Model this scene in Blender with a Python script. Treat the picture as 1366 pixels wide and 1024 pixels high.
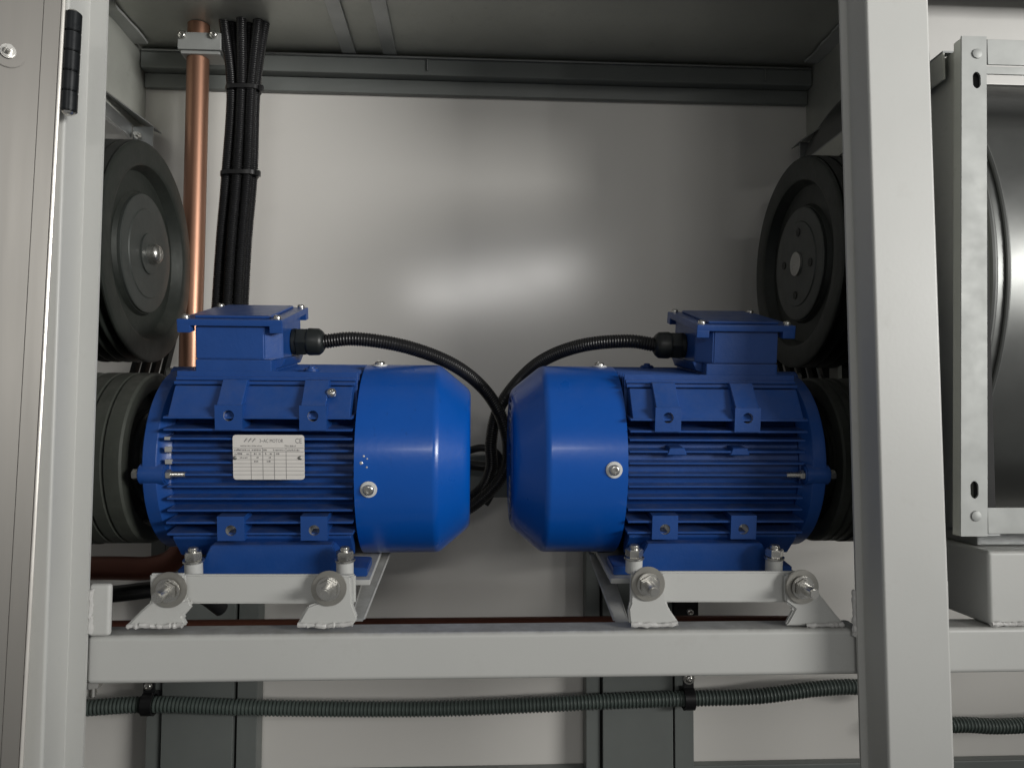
import bpy, bmesh, math, random
from mathutils import Vector, Matrix
random.seed(7)
R = math.radians
for o in list(bpy.data.objects): bpy.data.objects.remove(o)
scene = bpy.context.scene
C = scene.collection

# ---------------------------------------------------------------- camera
F = 1026.0
CAMZ = 0.56
CR = Matrix.Rotation(R(-3), 3, 'Z') @ Matrix.Rotation(R(93), 3, 'X') @ Matrix.Rotation(R(.25), 3, 'Z')
cam = bpy.data.cameras.new('camera')
cam.sensor_width = 36; cam.lens = 36 * F / 1366
cam.clip_start = .02; cam.clip_end = 60
co = bpy.data.objects.new('camera', cam); C.objects.link(co)
co.matrix_world = Matrix.Translation((0, 0, CAMZ)) @ CR.to_4x4()
scene.camera = co

def P(px, py, Y):
    """point on the plane at depth Y that the photo shows at pixel px, py"""
    d = CR @ Vector(((px - 683) / F, -(py - 512) / F, -1))
    return d * (Y / d.y) + Vector((0, 0, CAMZ))

# ---------------------------------------------------------------- light
w = bpy.data.worlds.new('World'); scene.world = w; w.use_nodes = True
bg = w.node_tree.nodes['Background']
bg.inputs[0].default_value = (.90, .90, .88, 1); bg.inputs[1].default_value = .18

def lamp(name, loc, target, sx, sy, power, col, spread=180):
    l = bpy.data.lights.new(name, 'AREA'); l.shape = 'RECTANGLE'; l.size = sx; l.size_y = sy
    l.energy = power; l.color = col; l.spread = R(spread)
    o = bpy.data.objects.new(name, l); C.objects.link(o)
    d = Vector(target) - Vector(loc)
    o.rotation_euler = d.to_track_quat('-Z', 'Y').to_euler(); o.location = loc
    return o
lamp('room_lamp', (2.95, -1.45, 1.15), (-.16, 1.2, 1.04), 1.5, .6, 10.2, (1, .985, .95), 46)
lamp('ceiling_tube', (.25, -6.0, 2.12), (.0, 1.2, .7), 1.9, .12, 38, (1, .98, .945)).rotation_euler.rotate_axis('Z', R(8))
scene.view_settings.view_transform = 'Standard'
scene.view_settings.look = 'None'
scene.view_settings.exposure = 0; scene.view_settings.gamma = 1
scene.view_settings.use_curve_mapping = False
scene.render.engine = 'CYCLES'

# ---------------------------------------------------------------- materials
def mat(name, col, rough=.5, metal=0, coat=0, var=.08, vscale=9, bump=.0, bscale=120, rvar=.1,
        stretch=(1, 1, 1), spec=.5, dirt=0, dirtcol=(.05, .045, .04), scr=0, dust=0):
    m = bpy.data.materials.new(name); m.use_nodes = True
    nt = m.node_tree; N = nt.nodes; L = nt.links
    b = N['Principled BSDF']
    b.inputs['Metallic'].default_value = metal
    b.inputs['Coat Weight'].default_value = coat
    b.inputs['Coat Roughness'].default_value = .14
    b.inputs['Specular IOR Level'].default_value = spec
    tc = N.new('ShaderNodeTexCoord'); mp = N.new('ShaderNodeMapping')
    mp.inputs['Scale'].default_value = stretch
    L.new(tc.outputs['Object'], mp.inputs[0])
    n = N.new('ShaderNodeTexNoise'); n.inputs['Scale'].default_value = vscale; n.inputs['Detail'].default_value = 6
    n.inputs['Roughness'].default_value = .65
    L.new(mp.outputs[0], n.inputs['Vector'])
    mx = N.new('ShaderNodeMix'); mx.data_type = 'RGBA'
    mx.inputs['A'].default_value = (*[max(0, c * (1 - var * 1.6)) for c in col], 1)
    mx.inputs['B'].default_value = (*[min(1, c * (1 + var * 1.6)) for c in col], 1)
    L.new(n.outputs['Fac'], mx.inputs['Factor'])
    out = mx.outputs['Result']
    if dirt:
        n2 = N.new('ShaderNodeTexNoise'); n2.inputs['Scale'].default_value = vscale * 4; n2.inputs['Detail'].default_value = 8
        n2.inputs['Roughness'].default_value = .75
        L.new(mp.outputs[0], n2.inputs['Vector'])
        rp = N.new('ShaderNodeMapRange'); rp.inputs['From Min'].default_value = .56; rp.inputs['From Max'].default_value = .78
        rp.inputs['To Max'].default_value = dirt
        L.new(n2.outputs['Fac'], rp.inputs['Value'])
        m2 = N.new('ShaderNodeMix'); m2.data_type = 'RGBA'
        L.new(rp.outputs[0], m2.inputs['Factor']); L.new(out, m2.inputs['A'])
        m2.inputs['B'].default_value = (*dirtcol, 1); out = m2.outputs['Result']
    if scr:
        ms = N.new('ShaderNodeMapping'); ms.inputs['Scale'].default_value = (160, 160, 5); ms.inputs['Rotation'].default_value = (.03, .05, .4)
        L.new(tc.outputs['Object'], ms.inputs[0])
        ns = N.new('ShaderNodeTexNoise'); ns.inputs['Scale'].default_value = 1.0; ns.inputs['Detail'].default_value = 2; L.new(ms.outputs[0], ns.inputs['Vector'])
        nm = N.new('ShaderNodeTexNoise'); nm.inputs['Scale'].default_value = 5.0; L.new(tc.outputs['Object'], nm.inputs['Vector'])
        ra = N.new('ShaderNodeMapRange'); ra.inputs['From Min'].default_value = .68; ra.inputs['From Max'].default_value = .74; L.new(ns.outputs['Fac'], ra.inputs['Value'])
        rb = N.new('ShaderNodeMapRange'); rb.inputs['From Min'].default_value = .55; rb.inputs['From Max'].default_value = .70; rb.inputs['To Max'].default_value = scr; L.new(nm.outputs['Fac'], rb.inputs['Value'])
        mu = N.new('ShaderNodeMath'); mu.operation = 'MULTIPLY'; L.new(ra.outputs[0], mu.inputs[0]); L.new(rb.outputs[0], mu.inputs[1])
        m4 = N.new('ShaderNodeMix'); m4.data_type = 'RGBA'; L.new(mu.outputs[0], m4.inputs['Factor']); L.new(out, m4.inputs['A'])
        m4.inputs['B'].default_value = (*[c * .45 for c in col], 1); out = m4.outputs['Result']
    if dust:
        ge = N.new('ShaderNodeNewGeometry'); sp = N.new('ShaderNodeSeparateXYZ'); L.new(ge.outputs['Normal'], sp.inputs[0])
        nd = N.new('ShaderNodeTexNoise'); nd.inputs['Scale'].default_value = 55; nd.inputs['Detail'].default_value = 8; nd.inputs['Roughness'].default_value = .7; L.new(tc.outputs['Object'], nd.inputs['Vector'])
        r1 = N.new('ShaderNodeMapRange'); r1.inputs['From Min'].default_value = .35; r1.inputs['From Max'].default_value = 1; L.new(sp.outputs['Z'], r1.inputs['Value'])
        r2 = N.new('ShaderNodeMapRange'); r2.inputs['From Min'].default_value = .35; r2.inputs['From Max'].default_value = .7; r2.inputs['To Max'].default_value = dust; L.new(nd.outputs['Fac'], r2.inputs['Value'])
        mu = N.new('ShaderNodeMath'); mu.operation = 'MULTIPLY'; L.new(r1.outputs[0], mu.inputs[0]); L.new(r2.outputs[0], mu.inputs[1])
        m5 = N.new('ShaderNodeMix'); m5.data_type = 'RGBA'; L.new(mu.outputs[0], m5.inputs['Factor']); L.new(out, m5.inputs['A'])
        m5.inputs['B'].default_value = (.24, .23, .21, 1); out = m5.outputs['Result']
    L.new(out, b.inputs['Base Color'])
    n3 = N.new('ShaderNodeTexNoise'); n3.inputs['Scale'].default_value = vscale * 2.3; n3.inputs['Detail'].default_value = 5
    L.new(mp.outputs[0], n3.inputs['Vector'])
    rr = N.new('ShaderNodeMapRange'); rr.inputs['To Min'].default_value = max(.03, rough - rvar); rr.inputs['To Max'].default_value = min(1, rough + rvar)
    L.new(n3.outputs['Fac'], rr.inputs['Value']); L.new(rr.outputs[0], b.inputs['Roughness'])
    if bump:
        nb = N.new('ShaderNodeTexNoise'); nb.inputs['Scale'].default_value = bscale; nb.inputs['Detail'].default_value = 4
        L.new(mp.outputs[0], nb.inputs['Vector'])
        bp = N.new('ShaderNodeBump'); bp.inputs['Strength'].default_value = bump; bp.inputs['Distance'].default_value = .002
        L.new(nb.outputs['Fac'], bp.inputs['Height']); L.new(bp.outputs[0], b.inputs['Normal'])
    return m

M = dict(
    blue=mat('blue_cast_paint', (.010, .062, .26), .38, var=.10, vscale=30, bump=.10, bscale=260, coat=.15, dirt=.22, dirtcol=(.05, .08, .16), dust=.30),
    cover=mat('blue_cover_paint', (.0, .082, .41), .30, var=.06, vscale=12, bump=.05, bscale=170, coat=.18, rvar=.07, dust=.06, scr=.25),
    frame=mat('light_grey_paint', (.53, .534, .515), .42, var=.035, vscale=7, bump=.03, bscale=260, dirt=.16, dirtcol=(.26, .24, .21), dust=.6, scr=.35),
    weld=mat('painted_weld', (.56, .555, .54), .33, var=.06, vscale=40, bump=.5, bscale=150),
    wall=mat('off_white_panel', (.80, .78, .74), .17, var=.03, vscale=3, bump=.010, bscale=10, rvar=.03, dirt=.06, dirtcol=(.6, .57, .52)),
    backframe=mat('grey_green_channel', (.175, .19, .182), .45, var=.10, vscale=9, bump=.03),
    galv=mat('galvanised_sheet', (.34, .35, .35), .38, metal=.85, var=.14, vscale=16, rvar=.14, dirt=.12, dirtcol=(.2, .21, .2)),
    galvdark=mat('dull_galvanised_sheet', (.46, .47, .43), .40, metal=.4, var=.18, vscale=7, rvar=.12, dirt=.3, dirtcol=(.06, .055, .035)),
    strip=mat('galvanised_angle', (.36, .37, .36), .60, metal=.35, var=.12, vscale=24, rvar=.14, dirt=.15, dirtcol=(.3, .3, .29)),
    steel=mat('brushed_stainless_door', (.20, .191, .176), .46, metal=.45, var=.07, vscale=5, rvar=.08, stretch=(5, 5, .35), dirt=.25, dirtcol=(.25, .22, .19)),
    edge=mat('bright_door_edge', (.80, .77, .72), .3, metal=.5, var=.05),
    zinc=mat('zinc_plated_bolt', (.62, .61, .58), .27, metal=.95, var=.10, vscale=25, rvar=.08),
    washer=mat('washer_steel', (.36, .35, .32), .36, metal=.7, var=.14, vscale=22, rvar=.10, dirt=.3, dirtcol=(.28, .26, .22)),
    alu=mat('bare_aluminium', (.72, .72, .71), .35, metal=.8, var=.1, vscale=60),
    white=mat('white_nylon_washer', (.66, .66, .64), .45, var=.05),
    copper=mat('copper_tube', (.31, .168, .112), .42, metal=.85, var=.12, vscale=10, stretch=(1, 1, .3), rvar=.10, dirt=.25, dirtcol=(.22, .09, .05)),
    shadecopper=mat('shaded_copper_tube', (.13, .045, .028), .45, metal=.5, var=.2, vscale=14),  # same copper with shade put into the colour, for the low pipe runs
    black=mat('black_conduit_plastic', (.012, .012, .013), .33, var=.2, vscale=40, rvar=.08),
    gland=mat('black_gland_plastic', (.014, .017, .017), .42, var=.2, vscale=50, bump=.05, bscale=300),
    rubber=mat('black_belt_rubber', (.018, .019, .017), .62, var=.25, vscale=30, bump=.1, bscale=200),
    pulley=mat('phosphated_cast_pulley', (.024, .028, .024), .52, metal=.25, var=.25, vscale=22, bump=.12, bscale=160, dirt=.4, dirtcol=(.06, .062, .052), dust=.25, scr=.6),
    hub=mat('taper_bush_iron', (.060, .066, .062), .45, metal=.35, var=.2, vscale=24, bump=.08),
    shaft=mat('turned_shaft_steel', (.40, .40, .38), .3, metal=.9, var=.15, vscale=40),
    greenc=mat('grey_green_conduit', (.085, .108, .098), .45, var=.15, vscale=30),
    hinge=mat('black_hinge', (.014, .016, .018), .30, metal=.3, var=.15, vscale=40),
    plate=mat('nameplate_aluminium', (.80, .77, .73), .36, metal=.15, var=.05, vscale=50),
    ink=mat('nameplate_ink', (.20, .19, .19), .6, var=.1),
    bluebump=mat('blue_plate_boss', (.012, .055, .27), .4),
    lintel=mat('primed_lintel', (.18, .192, .184), .45, var=.10, vscale=9, bump=.03),
    casing=mat('galvanised_casing', (.18, .185, .18), .40, metal=.85, var=.10, vscale=10, rvar=.10, dirt=.1, dirtcol=(.25, .26, .25)),
    duct=mat('pale_duct_sheet', (.46, .455, .44), .50, metal=.3, var=.07, vscale=8, rvar=.1),
    dustypulley=mat('dusty_cast_pulley', (.050, .055, .046), .6, metal=.15, var=.25, vscale=25, bump=.1, bscale=160, dirt=.4, dirtcol=(.085, .088, .075), dust=.3, scr=.5),
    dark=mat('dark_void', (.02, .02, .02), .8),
    floor=mat('dark_base_sheet', (.045, .047, .045), .55, metal=.2, var=.2, vscale=8, bump=.05),
    tape=mat('pale_sealant_strip', (.36, .37, .36), .35, var=.12, vscale=30, bump=.3, bscale=60),
)

# ---------------------------------------------------------------- mesh helpers
WM = {}                                   # world matrices of things
def tag(o, label=None, cat=None, group=None, kind=None):
    if label: o['label'] = label
    if cat: o['category'] = cat
    if group: o['group'] = group
    if kind: o['kind'] = kind
    return o
def thing(name, label, cat, loc, group=None, Mx=None):
    o = bpy.data.objects.new(name, None); C.objects.link(o)
    o.empty_display_size = .05
    m = Matrix.Translation(loc) if Mx is None else Mx
    o.matrix_world = m; WM[o.name] = m.copy()
    return tag(o, label, cat, group)
def obj(name, bm, m, parent=None, local=False, sharp=38, label=None):
    me = bpy.data.meshes.new(name)
    bmesh.ops.recalc_face_normals(bm, faces=bm.faces[:])
    bm.to_mesh(me); bm.free()
    me.polygons.foreach_set('use_smooth', [True] * len(me.polygons))
    me.set_sharp_from_angle(angle=R(sharp))
    me.materials.append(M[m])
    o = bpy.data.objects.new(name, me); C.objects.link(o)
    if len(me.polygons) < 3000:
        wn = o.modifiers.new('weighted', 'WEIGHTED_NORMAL'); wn.keep_sharp = True; wn.weight = 100
    if parent:
        o.parent = parent
        if not local and parent.name in WM: o.matrix_parent_inverse = WM[parent.name].inverted()
    if label: o['label'] = label
    return o
def new(): return bmesh.new()
def merge(bm, t):
    me = bpy.data.meshes.new('t'); t.to_mesh(me); t.free(); bm.from_mesh(me); bpy.data.meshes.remove(me)
def box(bm, lo, hi, bev=0, seg=2, Mx=None):
    t = bmesh.new()
    lo, hi = Vector(lo), Vector(hi)
    bmesh.ops.create_cube(t, size=1, matrix=Matrix.Translation((lo + hi) / 2) @ Matrix.Diagonal((*(hi - lo), 1)))
    if bev: bmesh.ops.bevel(t, geom=t.edges[:], offset=bev, segments=seg, affect='EDGES', profile=.5)
    if Mx is not None: bmesh.ops.transform(t, matrix=Mx, verts=t.verts)
    merge(bm, t); return bm
def cyl(bm, p0, p1, r0, r1=None, n=20, bev=0, rot=0):
    t = bmesh.new(); p0, p1 = Vector(p0), Vector(p1); d = p1 - p0
    bmesh.ops.create_cone(t, cap_ends=True, segments=n, radius1=r0, radius2=r0 if r1 is None else r1, depth=d.length)
    if bev:
        es = [e for e in t.edges if len(e.link_faces) == 2 and any(len(f.verts) == n for f in e.link_faces)]
        bmesh.ops.bevel(t, geom=es, offset=bev, segments=2, affect='EDGES')
    bmesh.ops.transform(t, verts=t.verts, matrix=Matrix.Translation((p0 + p1) / 2) @ d.to_track_quat('Z', 'Y').to_matrix().to_4x4() @ Matrix.Rotation(rot, 4, 'Z'))
    merge(bm, t); return bm
def lathe(bm, prof, n=64, Mx=None, closed=False):
    """revolve (x, r) profile about the X axis"""
    t = bmesh.new(); rings = []
    for x, r in prof:
        if r < 1e-6: rings.append([t.verts.new((x, 0, 0))])
        else: rings.append([t.verts.new((x, r * math.cos(2 * math.pi * i / n), r * math.sin(2 * math.pi * i / n))) for i in range(n)])
    pairs = list(zip(rings, rings[1:])) + ([(rings[-1], rings[0])] if closed else [])
    for a, b in pairs:
        if len(a) == 1 and len(b) == 1: continue
        for i in range(n):
            j = (i + 1) % n
            if len(a) == 1: t.faces.new((a[0], b[i], b[j]))
            elif len(b) == 1: t.faces.new((a[i], a[j], b[0]))
            else: t.faces.new((a[i], a[j], b[j], b[i]))
    if Mx is not None: bmesh.ops.transform(t, matrix=Mx, verts=t.verts)
    merge(bm, t); return bm
def spline(pts, step):
    pts = [Vector(p) for p in pts]; q = [2 * pts[0] - pts[1]] + pts + [2 * pts[-1] - pts[-2]]
    fine = []
    for i in range(1, len(q) - 2):
        a, b, c, d = q[i - 1:i + 3]
        for k in range(40):
            t = k / 40
            fine.append(.5 * ((2 * b) + (c - a) * t + (2 * a - 5 * b + 4 * c - d) * t * t + (3 * b - a - 3 * c + d) * t ** 3))
    fine.append(pts[-1])
    out = [fine[0]]; acc = 0
    for a, b in zip(fine, fine[1:]):
        L = (b - a).length; 
        while acc + L >= step:
            k = (step - acc) / L; a = a.lerp(b, k); out.append(a); L = (b - a).length; acc = 0
            if L < 1e-9: break
        acc += L
    return out
def tube(bm, pts, rad, n=14, step=None, caps=True, flat=None):
    """sweep a circle (or radius list) along points"""
    if step: pts = spline(pts, step)
    pts = [Vector(p) for p in pts]
    if not isinstance(rad, (list, tuple)): rad = [rad] * len(pts)
    T = [(pts[min(i + 1, len(pts) - 1)] - pts[max(i - 1, 0)]).normalized() for i in range(len(pts))]
    u = T[0].orthogonal().normalized(); rings = []
    for i, p in enumerate(pts):
        u = (u - T[i] * u.dot(T[i])).normalized(); v = T[i].cross(u)
        rings.append([bm.verts.new(p + (u * math.cos(2 * math.pi * k / n) + v * math.sin(2 * math.pi * k / n)) * rad[i]) for k in range(n)])
    for a, b in zip(rings, rings[1:]):
        for k in range(n):
            j = (k + 1) % n; bm.faces.new((a[k], a[j], b[j], b[k]))
    if caps: bm.faces.new(rings[0][::-1]); bm.faces.new(rings[-1])
    return bm
def corrugated(bm, pts, r, pitch=.0032, depth=.0011, n=12):
    p = spline(pts, pitch / 4)
    rad = [r - depth * (0, .15, 1, .85)[i % 4] for i in range(len(p))]
    return tube(bm, p, rad, n)
def prism(bm, pts, ext, bev=0, seg=2, holes=()):
    """flat 3D polygon with holes extruded along ext"""
    t = bmesh.new(); ext = Vector(ext)
    loops = [pts] + list(holes); E = []
    for lp in loops:
        vs = [t.verts.new(p) for p in lp]
        for i in range(len(vs)): E.append(t.edges.new((vs[i], vs[(i + 1) % len(vs)])))
    if holes:
        bmesh.ops.triangle_fill(t, edges=E, use_beauty=True)
    else: t.faces.new([v for v in t.verts])
    r = bmesh.ops.extrude_face_region(t, geom=t.faces[:])
    bmesh.ops.translate(t, vec=ext, verts=[v for v in r['geom'] if isinstance(v, bmesh.types.BMVert)])
    bmesh.ops.recalc_face_normals(t, faces=t.faces[:])
    if bev and not holes: bmesh.ops.bevel(t, geom=t.edges[:], offset=bev, segments=seg, affect='EDGES')
    merge(bm, t); return bm
def circ(c, r, ax, n=16, sx=1, sz=1):
    c = Vector(c)
    a, b = {'Y': (Vector((1, 0, 0)), Vector((0, 0, 1))), 'X': (Vector((0, 1, 0)), Vector((0, 0, 1))), 'Z': (Vector((1, 0, 0)), Vector((0, 1, 0)))}[ax]
    return [c + a * r * sx * math.cos(2 * math.pi * (i + .5) / n) + b * r * sz * math.sin(2 * math.pi * (i + .5) / n) for i in range(n)]
def torus(bm, c, axis, r, rr, n=28, k=8):
    q = Vector(axis).to_track_quat('Z', 'Y'); c = Vector(c)
    rings = []
    for i in range(n):
        a = 2 * math.pi * i / n
        rings.append([bm.verts.new(c + q @ Vector(((r + rr * math.cos(2 * math.pi * j / k)) * math.cos(a), (r + rr * math.cos(2 * math.pi * j / k)) * math.sin(a), rr * math.sin(2 * math.pi * j / k)))) for j in range(k)])
    for i in range(n):
        for j in range(k):
            bm.faces.new((rings[i][j], rings[(i + 1) % n][j], rings[(i + 1) % n][(j + 1) % k], rings[i][(j + 1) % k]))
    return bm
def panhead(bm, p, d, r, h):
    """rounded screw head with a socket"""
    p, d = Vector(p), Vector(d).normalized()
    t = bmesh.new()
    lathe(t, [(0, r), (h * .5, r), (h * .85, r * .86), (h, r * .62), (h, r * .42), (h * .5, r * .40), (h * .5, 0)], n=20)
    bmesh.ops.transform(t, verts=t.verts, matrix=Matrix.Translation(p) @ d.to_track_quat('X', 'Z').to_matrix().to_4x4())
    merge(bm, t); return bm
def hexnut(bm, p, d, r, h, rot=0):
    p, d = Vector(p), Vector(d).normalized()
    return cyl(bm, p, p + d * h, r, n=6, bev=r * .10, rot=rot)
def thread(bm, p0, p1, r):
    p0, p1 = Vector(p0), Vector(p1); L = (p1 - p0).length; n = max(8, int(L / .0005))
    pts = [p0.lerp(p1, i / n) for i in range(n + 1)]
    return tube(bm, pts, [r - (.00045 if i % 3 == 0 else 0) for i in range(n)] + [r * .8], 14)
def weldbead(bm, pts, r):
    p = spline(pts, .0022)
    p = [q + Vector((random.uniform(-1, 1), random.uniform(-1, 1), random.uniform(-1, 1))) * r * .22 for q in p]
    return tube(bm, p, [r * random.uniform(.7, 1.2) for _ in p], 8)

# ---------------------------------------------------------------- the setting
WY = 1.25
b = new(); box(b, (-1.3, WY, 0), (1.5, WY + .04, 1.7)); tag(obj('back_wall', b, 'wall'), 'off white satin panel closing the back of the cabinet', 'wall', kind='structure')
b = new(); box(b, (-1.3, .55, -.03), (1.5, WY + .04, 0)); tag(obj('floor', b, 'floor'), 'dark sheet floor of the cabinet', 'floor', kind='structure')
CZ = 1.157
b = new(); box(b, (-.531, .92, CZ), (.563, WY, CZ + .004)); ceil = tag(obj('ceiling', b, 'galvdark'), 'dull galvanised sheet over the two motors', 'ceiling', kind='structure')
for x in (-.20, -.135):
    b = new(); box(b, (x - .011, .93, CZ - .006), (x + .011, WY - .034, CZ - .0005), .001); obj('ceiling_bar', b, 'galv', ceil)

# lintel over the wall panel
t = thing('lintel_rail', 'dark horizontal stepped steel rail along top of the wall panel', 'rail', (0, WY, 1.1))
b = new(); box(b, (-.529, WY - .030, 1.122), (.561, WY - .001, CZ - .003), .003); obj('upper_rail', b, 'lintel', t)
b = new(); box(b, (-.529, WY - .012, 1.098), (.561, WY - .001, 1.1215), .002); obj('lower_trim', b, 'lintel', t)
b = new(); box(b, (-.525, WY - .036, CZ - .010), (.557, WY - .0305, CZ - .007), .0008); obj('edge_bead', b, 'galv', t)
for x in (-.075, .48):
    b = new(); cyl(b, (x, WY - .033, 1.128), (x, WY - .033, CZ - .0105), .0012, n=8); obj('pin', b, 'galv', t)
b = new(); box(b, (-1.25, WY - .02, 0.001), (1.45, WY - .001, .022), .003); tag(obj('base_channel', b, 'backframe'), 'dark channel along foot of the back wall', 'channel')

# plates hanging beside the ceiling, with their corner brackets and sealant
for s, x, nm in ((-1, -.532, 'dark galvanised side plate above the pulley by copper pipe'), (1, .564, 'dark galvanised side plate above the pulley with four dark bush holes')):
    t = thing('side_plate', nm, 'plate', (x, 1.05, 1.02), 'plates beside the ceiling')
    b = new(); box(b, (x - .002, .98, 1.022), (x + .002, WY - .002, 1.45)); obj('sheet', b, 'galvdark', t)
    i = -s
    b = new()
    prism(b, [(x + i * .002, 1.235, 1.035), (x + i * .034, 1.235, 1.020), (x + i * .034, 1.20, 1.020), (x + i * .002, 1.05, 1.03)], (0, 0, .002))
    box(b, (min(x + i * .003, x + i * .034), 1.203, .985), (max(x + i * .003, x + i * .034), 1.2055, 1.0198), .0006)
    box(b, (x - .003, .99, 1.000), (x + .003, 1.20, 1.0215), .001)
    br = obj('bracket', b, 'galv', t)
    b = new(); hexnut(b, (x + i * .012, 1.2028, 1.004), (0, -1, 0), .006, .005); cyl(b, (x + i * .012, 1.198, 1.004), (x + i * .012, 1.190, 1.004), .003, n=12); obj('bolt', b, 'zinc', br)
    b = new()
    pp = [Vector((x + i * .012 + random.uniform(-.002, .002), y, CZ - .006 + random.uniform(-.002, .002))) for y in [WY - .05 - k * .02 for k in range(14)]]
    for k in range(len(pp) - 1):
        a, c = pp[k], pp[k + 1]
        prism(b, [a + Vector((-.012, 0, 0)), a + Vector((.012, 0, 0)), c + Vector((.012, 0, 0)), c + Vector((-.012, 0, 0))], (0, 0, .004))
    bmesh.ops.remove_doubles(b, verts=b.verts, dist=.0002)
    obj('sealant_strip', b, 'tape', t)

# ---------------------------------------------------------------- welded frame
BZ0, BZ1, BY0, BY1 = .311, .3565, .765, .805
fr = thing('steel_frame', 'light grey painted welded frame of two posts and a cross beam carrying the motors', 'frame', (0, .78, 0))
def post(xf, xi, xo, xs, lean=0):
    """folded post: proud box xi..xo, flange edge xf towards the middle, other flange xs"""
    YF, YB = .72, .757
    s = 1 if xi > 0 else -1
    prof = [(xf, YB + .003), (xf, YB), (xi - s * .0008, YB), (xi, YB - .0015), (xi, YF + .003), (xi + s * .001, YF + .0009), (xi + s * .003, YF),
            (xo - s * .003, YF), (xo - s * .001, YF + .0009), (xo, YF + .003), (xo, YB - .006), (xo + s * .001, YB - .0065), (xs, YB - .0065), (xs, YB + .003)]
    bm = new(); prism(bm, [Vector((x, y, 0.0005)) for x, y in prof], (lean, 0, 1.35))
    return obj('post', bm, 'frame', fr, sharp=50)
pl = post(-.361, -.378, -.437, -.458)
pr = post(.3880, .3955, .4600, .478, -.013)
b = new(); box(b, (-.3655, BY0, BZ0), (.3985, BY1, BZ1), .005, 3); bm1 = obj('beam', b, 'frame', fr)
b = new(); box(b, (.402, BY0, BZ0), (1.2, BY1, BZ1), .005, 3); obj('beam', b, 'frame', fr)
b = new(); box(b, (-1.0, BY0, BZ0), (-.369, BY1, BZ1), .005, 3); obj('beam', b, 'frame', fr)
zh = P(1310, -10, .80).z
b = new(); box(b, (.481, .757, zh), (1.2, .80, zh + .16), .004, 3); obj('light_block_header', b, 'frame', fr)  # unseen beam added to block lamp light coming in above the fan
for q, z0 in ((-.3635, BZ1), (.463, BZ1)):
    b = new(); x0, x1 = (q, q + .021) if q < 0 else (q - .004, q + .020)
    box(b, (x0, .7615, z0 + .0005), (x1, .7690, z0 + .050), .0035, 3); g = obj('gusset', b, 'frame', fr)
    b = new(); weldbead(b, [(q + .0035 if q < 0 else q + .006, .7605, z0 + .004 + k * .007) for k in range(7)], .0028); obj('weld', b, 'weld', g)
b = new(); weldbead(b, [(.3835, .7605, .35 + k * .008) for k in range(7)], .0026); obj('weld', b, 'weld', pr)
b = new(); q = P(124, 905, .785); hexnut(b, (q.x, .785, BZ0 - .0005), (0, 0, -1), .0085, .008); cyl(b, (q.x, .785, BZ0 - .008), (q.x, .785, BZ0 - .017), .0042, n=14); obj('bolt', b, 'zinc', fr)

# back frame: rail and two legs of folded channel
bf = thing('back_stand', 'grey green channel stand with one rail and two legs against back wall', 'stand', (0, 1.2, 0))
RZ0, RZ1 = .446, .512
b = new(); box(b, (-.60, 1.205, RZ0), (.62, 1.235, RZ1), .002); obj('rail', b, 'backframe', bf)
for x0, x1 in ((-.487, -.322), (.181, .350)):
    for k, (a, c, yy) in enumerate(((x0, x0 + .022, 1.212), (x0 + .025, x1 - .034, 1.205), (x1 - .030, x1, 1.210))):
        b = new(); box(b, (a, yy, .023), (c, 1.244, RZ0 - .0005), .0015); obj('leg_section', b, 'backframe', bf)
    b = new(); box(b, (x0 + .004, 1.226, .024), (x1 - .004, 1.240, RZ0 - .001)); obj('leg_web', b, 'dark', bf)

# ---------------------------------------------------------------- motors
TILT = 8
def text_mesh(bm, body, size, x, z, y, sx=1, shear=0):
    cu = bpy.data.curves.new('t', 'FONT'); cu.body = body; cu.size = size; cu.shear = shear; cu.resolution_u = 2
    o = bpy.data.objects.new('t', cu); C.objects.link(o)
    dg = bpy.context.evaluated_depsgraph_get(); me = bpy.data.meshes.new_from_object(o.evaluated_get(dg))
    t = bmesh.new(); t.from_mesh(me); bpy.data.objects.remove(o); bpy.data.curves.remove(cu); bpy.data.meshes.remove(me)
    for v in t.verts: v.co = Vector((x + v.co.x * sx, y, z + v.co.y))
    merge(bm, t)

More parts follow.
